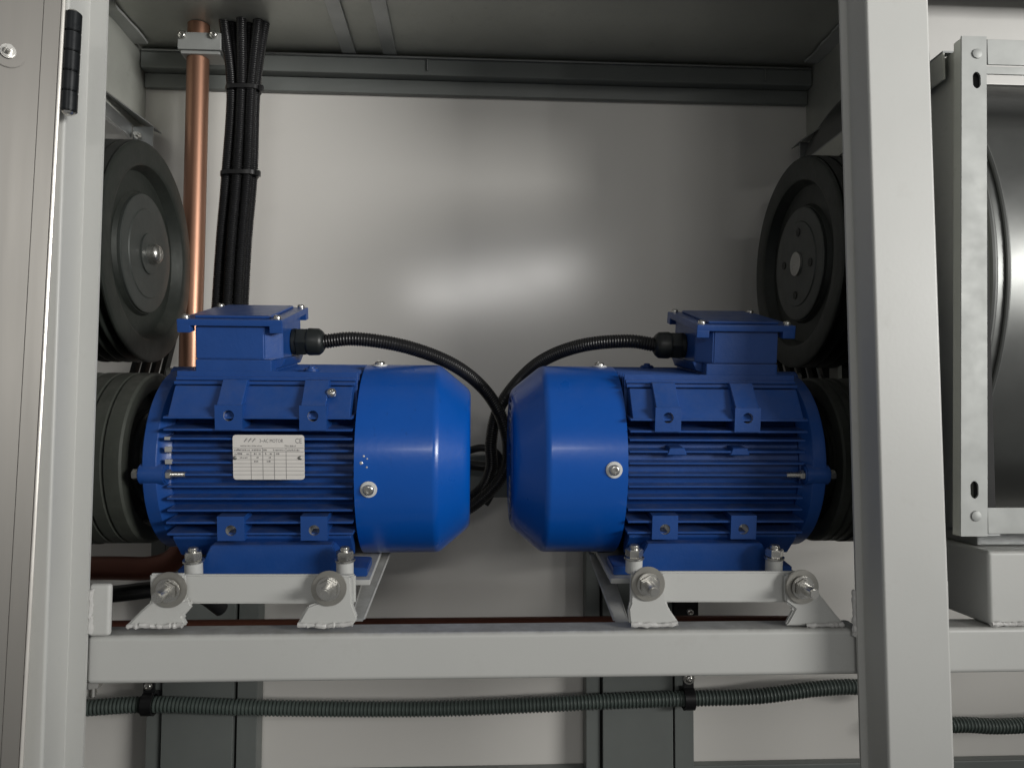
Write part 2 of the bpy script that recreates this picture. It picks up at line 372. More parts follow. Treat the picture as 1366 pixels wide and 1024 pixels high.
def build_motor(root):
    K = dict(local=True)
    # core
    b = new(); lathe(b, [(.022, 0), (.022, .086), (.226, .086), (.226, 0)], 64); obj('housing', b, 'blue', root, **K)
    # drive end flange with curved shoulder
    b = new(); lathe(b, [(.0, 0), (.0, .060), (.002, .064), (.002, .098), (.004, .101), (.017, .101), (.0185, .0995), (.022, .093), (.028, .089), (.030, 0)], 72)
    fl = obj('flange', b, 'blue', root, **K)
    for k in range(4):
        a = k * math.pi / 2; ey, ez = -math.cos(a), math.sin(a)
        c = Vector((0, ey * .0935, ez * .0935))
        b = new(); cyl(b, c + Vector((-.001, 0, 0)), c + Vector((.0265, 0, 0)), .0112, n=20, bev=.0015)
        bs = obj('boss', b, 'blue', fl, **K)
    for k in range(4):
        a = k * math.pi / 2; c = Vector((0, -math.cos(a) * .0975, math.sin(a) * .0975))
        b = new(); hexnut(b, c + Vector((-.0012, 0, 0)), (-1, 0, 0), .0056, .006); obj('bolt_head', b, 'zinc', fl, **K)
        b = new(); hexnut(b, c + Vector((.0268, 0, 0)), (1, 0, 0), .0054, .005); thread(b, c + Vector((.031, 0, 0)), c + Vector((.046, 0, 0)), .0030)
        obj('flange_bolt', b, 'zinc', fl, **K)
    b = new(); cyl(b, (-.09, 0, 0), (.001, 0, 0), .014, n=24); obj('shaft', b, 'shaft', root, **K)
    # side fins, horizontal, each a tapered plate
    zs = [-.0375 + i * .0125 for i in range(7)]
    for s in (-1, 1):
        for z in zs:
            y0, y1 = s * .070, s * (.0990 + random.uniform(-.0006, .0006))
            b = new()
            prism(b, [(.027, y0, z - .0021), (.027, y1, z - .0011), (.027, y1, z + .0011), (.027, y0, z + .0021)], (.190, 0, 0), .0004, 1)
            obj('fin', b, 'blue', root, **K)
        # long ledges above and below the lugs
        for z, yy in ((.0470, .101), (.0595, .1010), (-.050, .101), (-.0625, .099)):
            b = new(); prism(b, [(.026, s * .06, z - .0022), (.026, s * yy, z - .0012), (.026, s * yy, z + .0012), (.026, s * .06, z + .0022)], (.191, 0, 0), .0004, 1)
            obj('ledge', b, 'blue', root, **K)
    # sloping shoulder panels
    for s in (-1, 1):
        for q in (1, -1):
            pts = [(s * .0995, .0600), (s * .0770, .0900), (s * .066, .0900), (s * .066, .056), (s * .0995, .0585)]
            if q < 0: pts = [(s * .094, .0690), (s * .072, .093), (s * .066, .093), (s * .066, .062), (s * .094, .066)]
            b = new(); prism(b, [Vector((.030, y, q * z)) for y, z in pts], (.184, 0, 0), .0008, 1); obj('shoulder', b, 'blue', root, **K)
    # top rib block and upright fins
    for y in (-.062, -.048, -.034, -.02, -.006, .008, .022, .036, .05, .062):
        b = new(); prism(b, [(.027, y - .0022, .055), (.027, y + .0022, .055), (.027, y + .0011, .1045), (.027, y - .0011, .1045)], (.190, 0, 0), .0004, 1); obj('fin', b, 'blue', root, **K)
    for z in (.0985, .0945):
        b = new(); box(b, (.027, -.0725 if z < .0965 else -.0665, z - .0035), (.216, .0725 if z < .0965 else .0665, z), .0006); obj('top_step', b, 'blue', root, **K)
    # mounting lugs with drilled holes
    for s in (-1, 1):
        for x in (.0925, .1775):
            for q in (1, -1):
                zc = .0600 if q > 0 else -.0555; hw, hh = .0138, .0128
                sq = [(x - hw, s * .1035, zc - hh), (x + hw, s * .1035, zc - hh), (x + hw, s * .1035, zc + hh), (x - hw, s * .1035, zc + hh)]
                b = new(); prism(b, sq, (0, -s * .03, 0), holes=[circ((x, s * .1035, zc + q * .002), .0057, 'Y', 18)])
                if q > 0:
                    prism(b, [(x - hw + .0012, s * .1030, zc + hh - .002), (x - hw + .0012, s * .0975, zc + hh + .0035), (x - hw + .0012, s * .0790, zc + hh + .0240), (x - hw + .0012, s * .070, zc + hh + .0240), (x - hw + .0012, s * .070, zc)], (2 * hw - .0024, 0, 0), .0006, 1)
                lg = obj('lug', b, 'blue', root, **K)
                b = new(); t = bmesh.new()
                lathe(t, [(.0, .0056), (.020, .0056), (.020, 0)], 18)
                bmesh.ops.transform(t, verts=t.verts, matrix=Matrix.Translation((x, s * .1029, zc + q * .002)) @ Matrix.Rotation(-s * math.pi / 2, 4, 'Z')); merge(b, t)
                obj('threaded_hole', b, 'alu', lg, **K)
    # feet
    FZ = -.107
    for s in (-1, 1):
        b = new(); prism(b, [(.038, s * .104, FZ), (.232, s * .104, FZ), (.232, s * .104, FZ + .009), (.208, s * .104, FZ + .010), (.196, s * .104, FZ + .034), (.072, s * .104, FZ + .034), (.060, s * .104, FZ + .010), (.038, s * .104, FZ + .009)], (0, -s * .040, 0), .0010, 2)
        obj('foot', b, 'blue', root, **K)
    # fan cover
    b = new()
    lathe(b, [(.2195, .1062), (.2195, .1085), (.2985, .1085), (.3008, .1083), (.3028, .1077), (.3047, .1068), (.3065, .1057), (.3310, .0855), (.3345, .0825), (.3368, .0798), (.3382, .0770), (.3388, .0745), (.3375, .073)], 96)
    lathe(b, [(.2195, .1062), (.30, .1062)], 96)
    cv = obj('fan_cover', b, 'cover', root, sharp=40, **K)
    b = new(); lathe(b, [(.3372, .0), (.3372, .02), (.3362, .0205), (.3362, .0)], 40)
    for r in (.028, .037, .046, .055, .064, .0735): torus(b, (.3372, 0, 0), (1, 0, 0), r, .0018, 48, 6)
    for k in range(6):
        a = k * math.pi / 3; cyl(b, (.3368, .018 * math.cos(a), .018 * math.sin(a)), (.3368, .0755 * math.cos(a), .0755 * math.sin(a)), .0018, n=8)
    obj('grille', b, 'cover', cv, **K)
    b = new(); lathe(b, [(.318, 0), (.318, .080)], 40); obj('fan_disc', b, 'black', cv, **K)
    b = new(); cyl(b, (.166, -.052, .1035), (.166, -.052, .1075), .0085, n=20, bev=.0012); panhead(b, (.166, -.052, .1075), (0, 0, 1), .004, .0025); obj('top_plug', b, 'blue', root, **K)

def build_box(root, s):
    """terminal box; s is the sign of the local Y side that the lid slopes down to"""
    K = dict(local=True)
    b = new(); box(b, (.046, -.062, .088), (.126,   .062, .1168), .0015); obj('box_riser', b, 'blue', root, **K)
    LT = Matrix.Translation((0, s * .066, .1520)) @ Matrix.Rotation(R(-6.5 * s), 4, 'X') @ Matrix.Translation((0, -s * .066, -.1520))
    b = new(); z0, z1 = .1170, .1520
    pts = [(.046, -.060), (.118, -.060), (.134, -.044), (.134, .044), (.118, .060), (.046, .060)]
    t = bmesh.new(); lo = [t.verts.new((x, y, z0)) for x, y in pts]
    hi = [t.verts.new(LT @ Vector((x, y, z1))) for x, y in pts]
    t.faces.new(lo); t.faces.new(hi)
    for k in range(6): t.faces.new((lo[k], lo[(k + 1) % 6], hi[(k + 1) % 6], hi[k]))
    bmesh.ops.recalc_face_normals(t, faces=t.faces[:]); bmesh.ops.bevel(t, geom=t.edges[:], offset=.0012, segments=2, affect='EDGES'); merge(b, t)
    tb = obj('terminal_box', b, 'blue', root, **K)
    b = new(); prism(b, [Vector((.120, -.045, .1178)), Vector((.137, -.045, .1178)), Vector((.133, -.045, .108)), Vector((.120, -.045, .104))], (0, .09, 0), .0008, 1); obj('box_ledge', b, 'blue', tb, **K)
    b = new()
    box(b, (.029, -.066, .1523), (.139, .066, .1595), .0012, Mx=LT)
    for sx in (.029, .125):
        for sy in (-.066, .052): box(b, (sx, sy, .1450), (sx + .014, sy + .014, .1535), .001, Mx=LT)
    box(b, (.044, -.056, .1591), (.124, .056, .1627), .0022, Mx=LT)
    obj('lid', b, 'blue', tb, **K)
    for sx in (.036, .132):
        for sy in (-.058, .058):
            b = new(); panhead(b, LT @ Vector((sx, sy, .1595)), LT.to_3x3() @ Vector((0, 0, 1)), .0042, .0040); obj('lid_screw', b, 'zinc', tb, **K)
    b = new()
    gx, gz = .1345, .1345
    cyl(b, (gx, 0, gz), (gx + .005, 0, gz), .0150, n=24, bev=.0008)
    cyl(b, (gx + .005, 0, gz), (gx + .017, 0, gz), .0168, n=6, bev=.001, rot=R(30))
    t = bmesh.new(); lathe(t, [(.017, 0), (.017, .0148), (.019, .0158), (.030, .0154), (.034, .0125), (.036, .0095), (.036, 0)], 28)
    bmesh.ops.transform(t, verts=t.verts, matrix=Matrix.Translation((gx, 0, gz))); merge(b, t)
    obj('cable_gland', b, 'gland', root, **K)

def motor_matrix(X, flip):
    return Matrix.Translation((X, .91, .5205)) @ Matrix.Rotation(R(TILT), 4, 'X') @ (Matrix.Rotation(math.pi, 4, 'Z') if flip else Matrix.Identity(4))
def copy_tree(o, parent=None):
    c = o.copy(); C.objects.link(c); c.parent = parent
    for ch in list(o.children): copy_tree(ch, c)
    return c
ML = motor_matrix(-.340, False); MR = motor_matrix(.384, True)
mot = thing('electric_motor', 'blue finned electric motor with a silver rating plate on its side', 'motor', (0, 0, 0), 'blue motors on the beam', Mx=ML)
build_motor(mot)
mot2 = copy_tree(mot)
mot2.matrix_world = MR; WM[mot2.name] = MR
mot2['label'] = 'blue finned electric motor without a rating plate, half shaded by the frame post'
def cover_screws(m, angs, flipside):
    for a in angs:
        d = Vector((0, -math.cos(a) * (-1 if flipside else 1), math.sin(a)))
        b = new(); x = .2345
        cyl(b, Vector((x, 0, 0)) + d * .1078, Vector((x, 0, 0)) + d * .1102, .0088, n=24, bev=.0009); o = obj('cover_washer', b, 'white', m, local=True)
        b = new(); panhead(b, Vector((x, 0, 0)) + d * .1100, d, .0058, .0035); obj('cover_screw', b, 'zinc', o, local=True)
build_box(mot, -1); build_box(mot2, 1)
cover_screws(mot, [R(-7), R(86), R(176), R(266)], False)
cover_screws(mot2, [R(4), R(90), R(184), R(274)], True)
# lug grub screw, bright rubbed fin ends and rating plate on the plated motor
b = new(); panhead(b, (.194, -.088, .0835), (0, -.6, .8), .0052, .005); obj('earth_screw', b, 'zinc', mot, local=True)
for k, z in enumerate((.0375, .025, .0125)):
    b = new(); box(b, (.0262, -.0998, z - .0014), (.0262 + (.006, .007, .007)[k], -.0962, z + (.0020, .0042, .0036)[k]), .0005); obj('bare_fin_end', b, 'alu', mot, local=True)
def plate(m):
    x0, x1, z0, z1, y = .0955, .1680, -.0045, .0420, -.1012
    c = .003; pts = []
    for cx, cz, a0 in ((x1 - c, z1 - c, 0), (x0 + c, z1 - c, 90), (x0 + c, z0 + c, 180), (x1 - c, z0 + c, 270)):
        for k in range(4): a = R(a0 + k * 30); pts.append((cx + c * math.cos(a), y, cz + c * math.sin(a)))
    b = new(); prism(b, pts, (0, .0008, 0)); p = obj('rating_plate', b, 'plate', m, local=True, label='silver rating plate with ruled table')
    W, H = x1 - x0, z1 - z0; yy = y - .00015
    X = lambda u: x0 + W * (u - 212) / 905
    Z = lambda v: z1 - H * (v - 195) / 575
    b = new()
    def rect(u0, v0, u1, v1):
        vs = [b.verts.new((X(u), yy, Z(v))) for u, v in ((u0, v0), (u1, v0), (u1, v1), (u0, v1))]; b.faces.new(vs)
    for v in (362, 412, 460, 512, 562, 605, 655, 706): rect(222, v - 2.2, 1108, v + 2.2)
    for u, v0 in ((440, 412), (590, 362), (735, 412), (885, 362)): rect(u - 3, v0, u + 3, 765)
    obj('ruled_table', b, 'ink', p, local=True)
    b = new()
    text_mesh(b, '3~AC MOTOR', W * 66 / 905, X(548), Z(292), yy, .72)
    text_mesh(b, 'CE', W * 92 / 905, X(1000), Z(300), yy, .80)
    text_mesh(b, 'No.', W * 42 / 905, X(868), Z(347), yy)
    random.seed(3)
    def smudge(u0, u1, v, h):
        u = u0
        while u < u1:
            wd = random.uniform(6, 17); rect(u, v - h * random.uniform(.5, 1), min(u + wd, u1), v); u += wd + random.uniform(4, 9)
    smudge(308, 580, 342, 15); smudge(935, 1008, 347, 22)
    for u0, u1, v in ((232, 430, 398), (452, 575, 398), (600, 640, 398), (720, 870, 398), (900, 1060, 400), (235, 330, 448), (385, 420, 448), (480, 510, 448), (540, 560, 448), (620, 640, 448), (680, 705, 448), (760, 800, 448), (300, 400, 495), (510, 535, 495), (665, 690, 495), (480, 530, 545), (640, 690, 545)):
        smudge(u0, u1, v, 24)
    # slanted emblem in the corner of the plate
    for k in range(3):
        u = 350 + k * 52
        for du0, dv0, du1, dv1 in ((0, 285, 34, 238), (26, 238, 50, 246), (22, 262, 46, 268)):
            vs = [b.verts.new((X(u + q), yy, Z(v))) for q, v in ((du0, dv0), (du0 + 12, dv0), (du1 + 12, dv1), (du1, dv1))]; b.faces.new(vs)
    obj('plate_print', b, 'ink', p, local=True)
    for u in (237, 1060):
        b = new(); t = bmesh.new(); lathe(t, [(0, .0021), (.0008, .0019), (.0014, .0008), (.0014, 0)], 14)
        bmesh.ops.transform(t, verts=t.verts, matrix=Matrix.Translation((X(u), y, Z(490))) @ Matrix.Rotation(-math.pi / 2, 4, 'Z')); merge(b, t)
        obj('rivet', b, 'shaft', p, local=True)
plate(mot)
for x in (.098, .166):
    b = new(); prism(b, [(x - .011, .0995, .0215), (x + .011, .0995, .0215), (x + .008, .0995, .0295), (x - .008, .0995, .0295)], (0, -.02, 0), .001, 1); obj('plate_boss', b, 'blue', mot2, local=True)
# small bright spots standing in for reflections on the fan cover
for k, (dx, da, r) in enumerate(((.004, 14.2, .0013), (.0075, 12.8, .0010), (.0015, 10.5, .0019), (.0072, 8.2, .0012))):
    a = R(da - 3); d = Vector((0, -math.cos(a), math.sin(a)))
    b = new(); t = bmesh.new(); lathe(t, [(0, r), (.0005, r * .7), (.0006, 0)], 12)
    bmesh.ops.transform(t, verts=t.verts, matrix=Matrix.Translation(Vector((.2255 + dx, 0, 0)) + d * .1084) @ d.to_track_quat('X', 'Z').to_matrix().to_4x4()); merge(b, t)
    obj('painted_glint', b, 'alu', mot, local=True)

# ---------------------------------------------------------------- motor mounts
MY = .777
def mount(M4, brackets, studs, label, rail_side):
    t = thing('motor_mount', label, 'mount', (M4.translation.x, .79, BZ1), 'painted motor mounts')
    fl = -1 if rail_side < 0 else 1
    # tray under the feet, in the tilted plane of the motor
    FZ = -.1075
    b = new(); box(b, (.030, -.112, FZ - .006), (.236, .108, FZ), .0010, Mx=M4 @ Matrix.Diagonal((1, fl, 1, 1))); tr = obj('tray', b, 'frame', t)
    return t, tr
def pxprism(bm, pts, Y, th, bev=.0012):
    return prism(bm, [P(x, y, Y) for x, y in pts], (0, th, 0), bev)

def build_mount(M4, label, bar, brs, bolts, wash, rail, flip):
    t, tr = mount(M4, None, None, label, -1 if flip else 1)
    b = new(); pxprism(b, bar, MY + .004, .006, .0015); obj('front_bar', b, 'frame', t)
    for pts, wl in brs:
        b = new(); pxprism(b, pts, MY - .004, .007, .0018); br = obj('bracket', b, 'frame', t)
        b = new(); weldbead(b, [P(x, y, MY - .0045) for x, y in wl], .0026); obj('weld', b, 'weld', br)
    for (x, y, dx, dy) in wash:
        c = P(x, y, MY - .0042); ax = Vector((dx, -1, dy)).normalized()
        b = new(); cyl(b, c, c + Vector((0, -.0024, 0)), .0172, n=32, bev=.0007); wo = obj('washer', b, 'washer', t)
        b = new(); c2 = c + Vector((.0, -.0026, 0)); cyl(b, c2, c2 + ax * .0022, .0118, n=28, bev=.0006); hexnut(b, c2 + ax * .0024, ax, .0098, .0058); obj('nut', b, 'zinc', wo)
        b = new(); cyl(b, c2, c2 + ax * .023, .0054, n=18, bev=.0012); obj('stud', b, 'zinc', wo)
    for (x, y) in bolts:
        c = P(x, y, .800); up = (M4.to_3x3() @ Vector((0, 0, 1))).normalized()
        b = new(); cyl(b, c - up * .020, c - up * .005, .0088, n=20, bev=.001); st = obj('spacer', b, 'frame', t)
        b = new(); cyl(b, c - up * .005, c - up * .0032, .0105, n=24); hexnut(b, c - up * .003, up, .0092, .0085, rot=R(20)); cyl(b, c + up * .005, c + up * .0095, .0050, n=16, bev=.0008); obj('foot_bolt', b, 'zinc', st)
    b = new(); prism(b, [P(*q) for q in rail], (0, .005, .002), .001); obj('side_strut', b, 'frame', t)
    return t

build_mount(ML, 'light grey motor mount carrying the motor with the rating plate',
    [(206, 766), (474, 766), (474, 805), (206, 805)],
    [([(166, 836), (249, 834), (243, 823), (256, 808), (252, 800), (246, 800), (246, 765), (199, 765), (201, 803), (190, 812)], [(170, 835), (190, 834), (215, 835), (247, 833)]),
     ([(395, 834), (470, 834), (477, 824), (470, 806), (468, 768), (424, 766), (424, 803), (410, 808)], [(396, 833), (420, 834), (445, 834), (474, 831)])],
    [(258, 742), (460, 741)],
    [(226, 786, -.10, -.12), (439, 784, 0, -.04)],
    ((467, 829, .805), (485, 829, .805), (523, 733, .95), (494, 737, .95)), False)
build_mount(MR, 'light grey motor mount carrying the motor without a plate',
    [(846, 762), (1068, 762), (1068, 803), (846, 803)],
    [([(840, 833), (907, 832), (893, 812), (890, 804), (886, 764), (842, 764), (841, 805), (838, 812)], [(843, 832), (865, 833), (885, 833), (906, 830)]),
     ([(1048, 834), (1128, 834), (1112, 815), (1092, 790), (1086, 766), (1048, 766), (1048, 803), (1060, 812)], [(1076, 834), (1095, 833), (1110, 833), (1126, 832)])],
    [(846, 738), (1033, 738)],
    [(864, 778, .05, -.14), (1069, 782, .10, -.10)],
    ((840, 831, .805), (820, 831, .805), (783, 733, .95), (808, 737, .95)), True)

# ---------------------------------------------------------------- pulleys and belts
def pulley(name, X0, X1, Y, Z, r, label, style, s, skirt=0):
    """s: +1 when the open face looks to +X; grooves along the rim"""
    t = thing(name, label, 'pulley', (X0, Y, Z - r), 'belt pulleys')
    Mx = Matrix.Translation((X0, Y, Z)) @ Matrix.Diagonal((-s, 1, 1, 1))
    Wd = abs(X1 - X0); k = 4; g = (Wd - skirt) / (k + .35)
    prof = [(.010, r * .40), (.010, r * .55), (.015, r * .57), (.015, r * .745), (.002, r * .79), (.0, r * .82), (.0, r * .975), (.002, r)]
    x = .004
    if skirt:
        for q in range(3): prof += [(x, r), (x + skirt / 3 - .0040, r), (x + skirt / 3 - .0030, r - .002), (x + skirt / 3 - .0010, r - .002)]; x += skirt / 3
    for i in range(k):
        prof += [(x, r), (x + g * .16, r - .011), (x + g * .72, r - .011), (x + g * .88, r)]; x += g
    prof += [(Wd, r), (Wd, r * .3)]
    b = new(); lathe(b, prof, 72, Mx); rim = obj('sheave', b, 'dustypulley' if skirt else 'pulley', t)
    b = new(); lathe(b, [(.004, 0), (.004, r * .40), (.0052, r * .41), (.0056, r * .525), (.007, r * .54), (.022, r * .54), (.022, 0)], 48, Mx); h = obj('taper_bush', b, 'hub', t)
    if style == 'bolt':
        b = new(); lathe(b, [(.0045, .026), (.002, .026), (.0015, .024), (.0015, 0)], 32, Mx); obj('end_washer', b, 'hub', h)
        b = new(); lathe(b, [(.0015, .0125), (-.006, .0125), (-.0095, .0105), (-.012, .006), (-.012, 0)], 28, Mx); obj('end_bolt', b, 'zinc', h)
    else:
        b = new(); lathe(b, [(.004, .0165), (.0015, .016), (.001, .015), (.001, 0)], 28, Mx); obj('shaft_end', b, 'shaft', h)
        for q in range(4):
            a = q * math.pi / 2 + .15; b = new(); rr = r * .30
            t2 = bmesh.new(); cyl(t2, (.0045, rr * math.cos(a), rr * math.sin(a)), (.0030, rr * math.cos(a), rr * math.sin(a)), .0055, n=14)
            bmesh.ops.transform(t2, verts=t2.verts, matrix=Mx); merge(b, t2); obj('bush_screw', b, 'rubber', h)
    return x, g
def belt_loop(X, wd, c1, r1, c2, r2):
    """closed V belt in the YZ plane round two circles"""
    (y1, z1), (y2, z2) = c1, c2; d = math.hypot(y2 - y1, z2 - z1); th = math.atan2(z2 - z1, y2 - y1); be = math.acos((r1 - r2) / d)
    path = []
    n = 40
    a0, a1 = th + be, th - be + 2 * math.pi
    for i in range(n + 1): a = a0 + (a1 - a0) * i / n; path.append((y1, z1, a, r1))
    b0, b1 = th - be, th + be
    for i in range(n + 1): a = b0 + (b1 - b0) * i / n; path.append((y2, z2, a, r2))
    bm = new(); rings = []
    for y, z, a, r in path:
        ring = []
        for dx, dr in ((-wd * .5, .0015), (wd * .5, .0015), (wd * .32, -.0085), (-wd * .32, -.0085)):
            ring.append(bm.verts.new((X + dx, y + (r + dr) * math.cos(a), z + (r + dr) * math.sin(a))))
        rings.append(ring)
    for i in range(len(rings)):
        A, B = rings[i], rings[(i + 1) % len(rings)]
        for k in range(4): bm.faces.new((A[k], A[(k + 1) % 4], B[(k + 1) % 4], B[k]))
    return bm
UPC, LOC = (1.0, .776), (.91, .5205)
for s, xu, xl, xe, nm in ((1, -.411, -.360, -.470, 'beside the copper pipe'), (-1, .430, .402, .500, 'behind the plain frame post')):
    wdt = abs(xe - xu)
    pulley('fan_pulley', xu, xe, *UPC, .1390, 'large dark grooved fan pulley ' + ('with a domed centre bolt beside the copper pipe' if s > 0 else 'with a flat bright shaft end beside the frame post'), 'bolt' if s > 0 else 'flat', s)
    pulley('motor_pulley', xl, xe, *LOC, .097, 'dark grooved pulley on the shaft of ' + ('the motor with the rating plate' if s > 0 else 'the motor without a plate'), 'flat', s, abs(xu - xl))
    g = wdt / 4.35
    for i in range(4):
        xc = xu - s * (.004 + g * i + g * .44)
        tag(obj('drive_belt', belt_loop(xc, g * .66, UPC, .1385, LOC, .0965), 'rubber'),
            'black rubber drive belt ' + ('nearest the motor flange', 'second from the motor flange', 'third from the motor flange', 'farthest from the motor flange')[i] + (' on the pulleys by the copper pipe' if s > 0 else ' on the pulleys behind the wide post'), 'belt', 'belts by the copper pipe' if s > 0 else 'belts behind the wide post')

# fan shaft stubs carry the upper pulleys
for s, x0, x1, nm in ((1, -.80, -.4225, 'bare steel fan shaft behind the pulley by the copper pipe'), (-1, .4505, .90, 'bare steel fan shaft entering the galvanised fan')):
    b = new(); cyl(b, (x0, UPC[0], UPC[1]), (x1, UPC[0], UPC[1]), .016, n=24, bev=.001); tag(obj('fan_shaft', b, 'shaft'), nm, 'shaft')

# ---------------------------------------------------------------- pipes, conduits, ties
PY = 1.150
b = new(); path = [P(264, y, PY) for y in (40, 120)] ; top = P(265, 45, PY)
xb = P(252, 640, PY).x; zlow = P(180, 757, 1.15).z
pts = [Vector((top.x, PY, CZ - .001)), P(262, 180, PY), P(258, 340, PY), P(254, 480, PY), Vector((xb, PY, zlow + .11))]
tube(b, pts, .0160, 28, step=.008); cp = tag(obj('copper_pipe', b, 'copper'), 'bright copper pipe dropping from the ceiling clamp behind the motor', 'pipe')
b = new(); tube(b, [Vector((xb, PY, zlow + .109)), Vector((xb, PY, zlow + .05)), Vector((xb - .015, PY, zlow + .015)), Vector((xb - .05, PY, zlow)), Vector((xb - .12, PY, zlow)), Vector((-.75, PY, zlow))], .0168, 24, step=.008); obj('elbow', b, 'shadecopper', cp, label='lower run of the pipe, copper coloured darker for shade')
b = new(); q = P(600, 838, 1.13); tube(b, [Vector((-.9, 1.13, q.z)), Vector((-.3, 1.13, q.z)), Vector((.28, 1.13, q.z)), Vector((.5, 1.13, q.z - .002))], .0155, 20, step=.02)
tag(obj('low_copper_pipe', b, 'shadecopper'), 'copper pipe coloured darker for shade, lying level behind the cross beam', 'pipe')
b = new(); tube(b, [P(60, 797, 1.0), P(150, 792, 1.0), P(210, 786, 1.02), P(262, 790, 1.06), P(300, 815, 1.10)], .0105, 16, step=.008); tag(obj('rubber_hose', b, 'black'), 'short black hose between the post and the motor mount', 'hose')

t = thing('pipe_clamp', 'grey aluminium clamp block holding the copper pipe at the ceiling', 'clamp', (top.x, PY, 1.13))
a0, a1 = P(236, 41, PY - .022), P(294, 66, PY - .022)
b = new(); box(b, (a0.x, PY - .020, a1.z), (a1.x, PY + .02, a0.z), .002); cb = obj('block', b, 'strip', t)
b = new(); box(b, (a0.x + .004, PY - .018, a1.z - .006), (a1.x - .002, PY + .018, a1.z - .0005), .002); obj('jaw', b, 'strip', t)
for px in (243, 285):
    b = new(); c = P(px, 47, PY - .0205); panhead(b, c, (0, -1, 0), .0062, .005); obj('screw', b, 'zinc', t)

BYC = 1.135
con = [((300, 309, 302, 294, 285), 0), ((311, 316, 309, 301, 292), .009), ((322, 322, 316, 308, 299), -.006), ((333, 329, 323, 315, 306), .008), ((343, 335, 330, 322, 314), -.004), ((352, 341, 337, 329, 322), .004)]
for k, (p, dy) in enumerate(con):
    b = new(); ys = (38, 120, 233, 330, 470); pts = [P(p[0] - (2 - k) * 1.5, 18, BYC + dy)] + [P(x, y, BYC + dy + random.uniform(-.0015, .0015)) for x, y in zip(p, ys)]
    corrugated(b, pts, .0076)
    tag(obj('black_conduit', b, 'black'), 'black ribbed conduit in the tied bundle, ' + ('nearest the copper pipe', 'second from the copper pipe', 'third from the copper pipe', 'fourth from the copper pipe', 'fifth from the copper pipe', 'farthest from the copper pipe')[k], 'conduit', 'conduits in the tied bundle')
for k, (y, x0, x1) in enumerate(((120, 302, 348), (233, 295, 344))):
    a, c = P(x0, y, BYC), P(x1, y, BYC); m = (a + c) / 2; hx = (c.x - a.x) / 2
    b = new(); loop = []
    for i in range(40):
        an = 2 * math.pi * i / 40; cx, sx = math.cos(an), math.sin(an)
        loop.append(Vector((m.x + hx * abs(cx) ** .6 * (1 if cx > 0 else -1), m.y + .0155 * abs(sx) ** .6 * (1 if sx > 0 else -1), m.z + .001 * cx)))
    for i in range(40):
        p0, p1 = loop[i], loop[(i + 1) % 40]
        n = (Vector((p0.x - m.x, (p0.y - m.y), 0))).normalized() * .0012
        vs = [b.verts.new(v) for v in (p0 + Vector((0, 0, .003)), p1 + Vector((0, 0, .003)), p1 - Vector((0, 0, .003)), p0 - Vector((0, 0, .003)))]; b.faces.new(vs)
    bmesh.ops.remove_doubles(b, verts=b.verts, dist=.00005); bmesh.ops.solidify(b, geom=b.faces[:], thickness=-.0013)
    box(b, (m.x + hx - .001, m.y - .010, m.z - .0042), (m.x + hx + .0055, m.y - .003, m.z + .0042), .001)
    tag(obj('cable_tie', b, 'black'), ['black cable tie on the conduit bundle close below the ceiling', 'black cable tie on the conduit bundle halfway down to the motor'][k], 'cable tie', 'cable ties on the bundle')

def gland_tip(M4): return M4 @ Vector((.1705, 0, .1345))
gl, gr = gland_tip(ML), gland_tip(MR)
b = new(); corrugated(b, [gl - Vector((.004, 0, 0)), P(475, 452, .895), P(540, 462, .915), P(600, 484, .95), P(640, 513, .985), P(665, 548, 1.005), P(678, 592, 1.02), P(673, 628, 1.04), P(648, 660, 1.06), P(610, 685, 1.08), P(560, 690, 1.10), P(500, 685, 1.14)], .0085)
tag(obj('motor_conduit', b, 'black'), 'black ribbed conduit leaving the gland of the motor with the rating plate', 'conduit', 'conduits feeding the motors')
b = new(); corrugated(b, [gr + Vector((.004, 0, 0)), P(835, 455, .895), P(775, 461, .92), P(725, 480, .96), P(690, 510, 1.005), P(664, 548, 1.035), P(655, 590, 1.05), P(655, 625, 1.065), P(640, 655, 1.085), P(605, 672, 1.10), P(560, 670, 1.12), P(500, 660, 1.15)], .0085)
tag(obj('motor_conduit', b, 'black'), 'black ribbed conduit leaving the gland of the motor without a plate', 'conduit', 'conduits feeding the motors')
b = new(); tube(b, [P(520, 640, 1.15), P(590, 618, 1.13), P(620, 603, 1.115), P(645, 597, 1.11), P(664, 606, 1.11), P(668, 630, 1.115), P(650, 668, 1.12), P(645, 672, 1.12)], .0055, 12, step=.005); tag(obj('thin_cable', b, 'black'), 'thin black cable looping between the two fan covers', 'cable')
b = new(); tube(b, [P(540, 622, 1.17), P(610, 619, 1.16), P(650, 622, 1.155), P(690, 620, 1.16), P(780, 622, 1.17)], .0078, 12, step=.006); tag(obj('level_cable', b, 'black'), 'thick black cable running level along the rail behind the motors', 'cable')

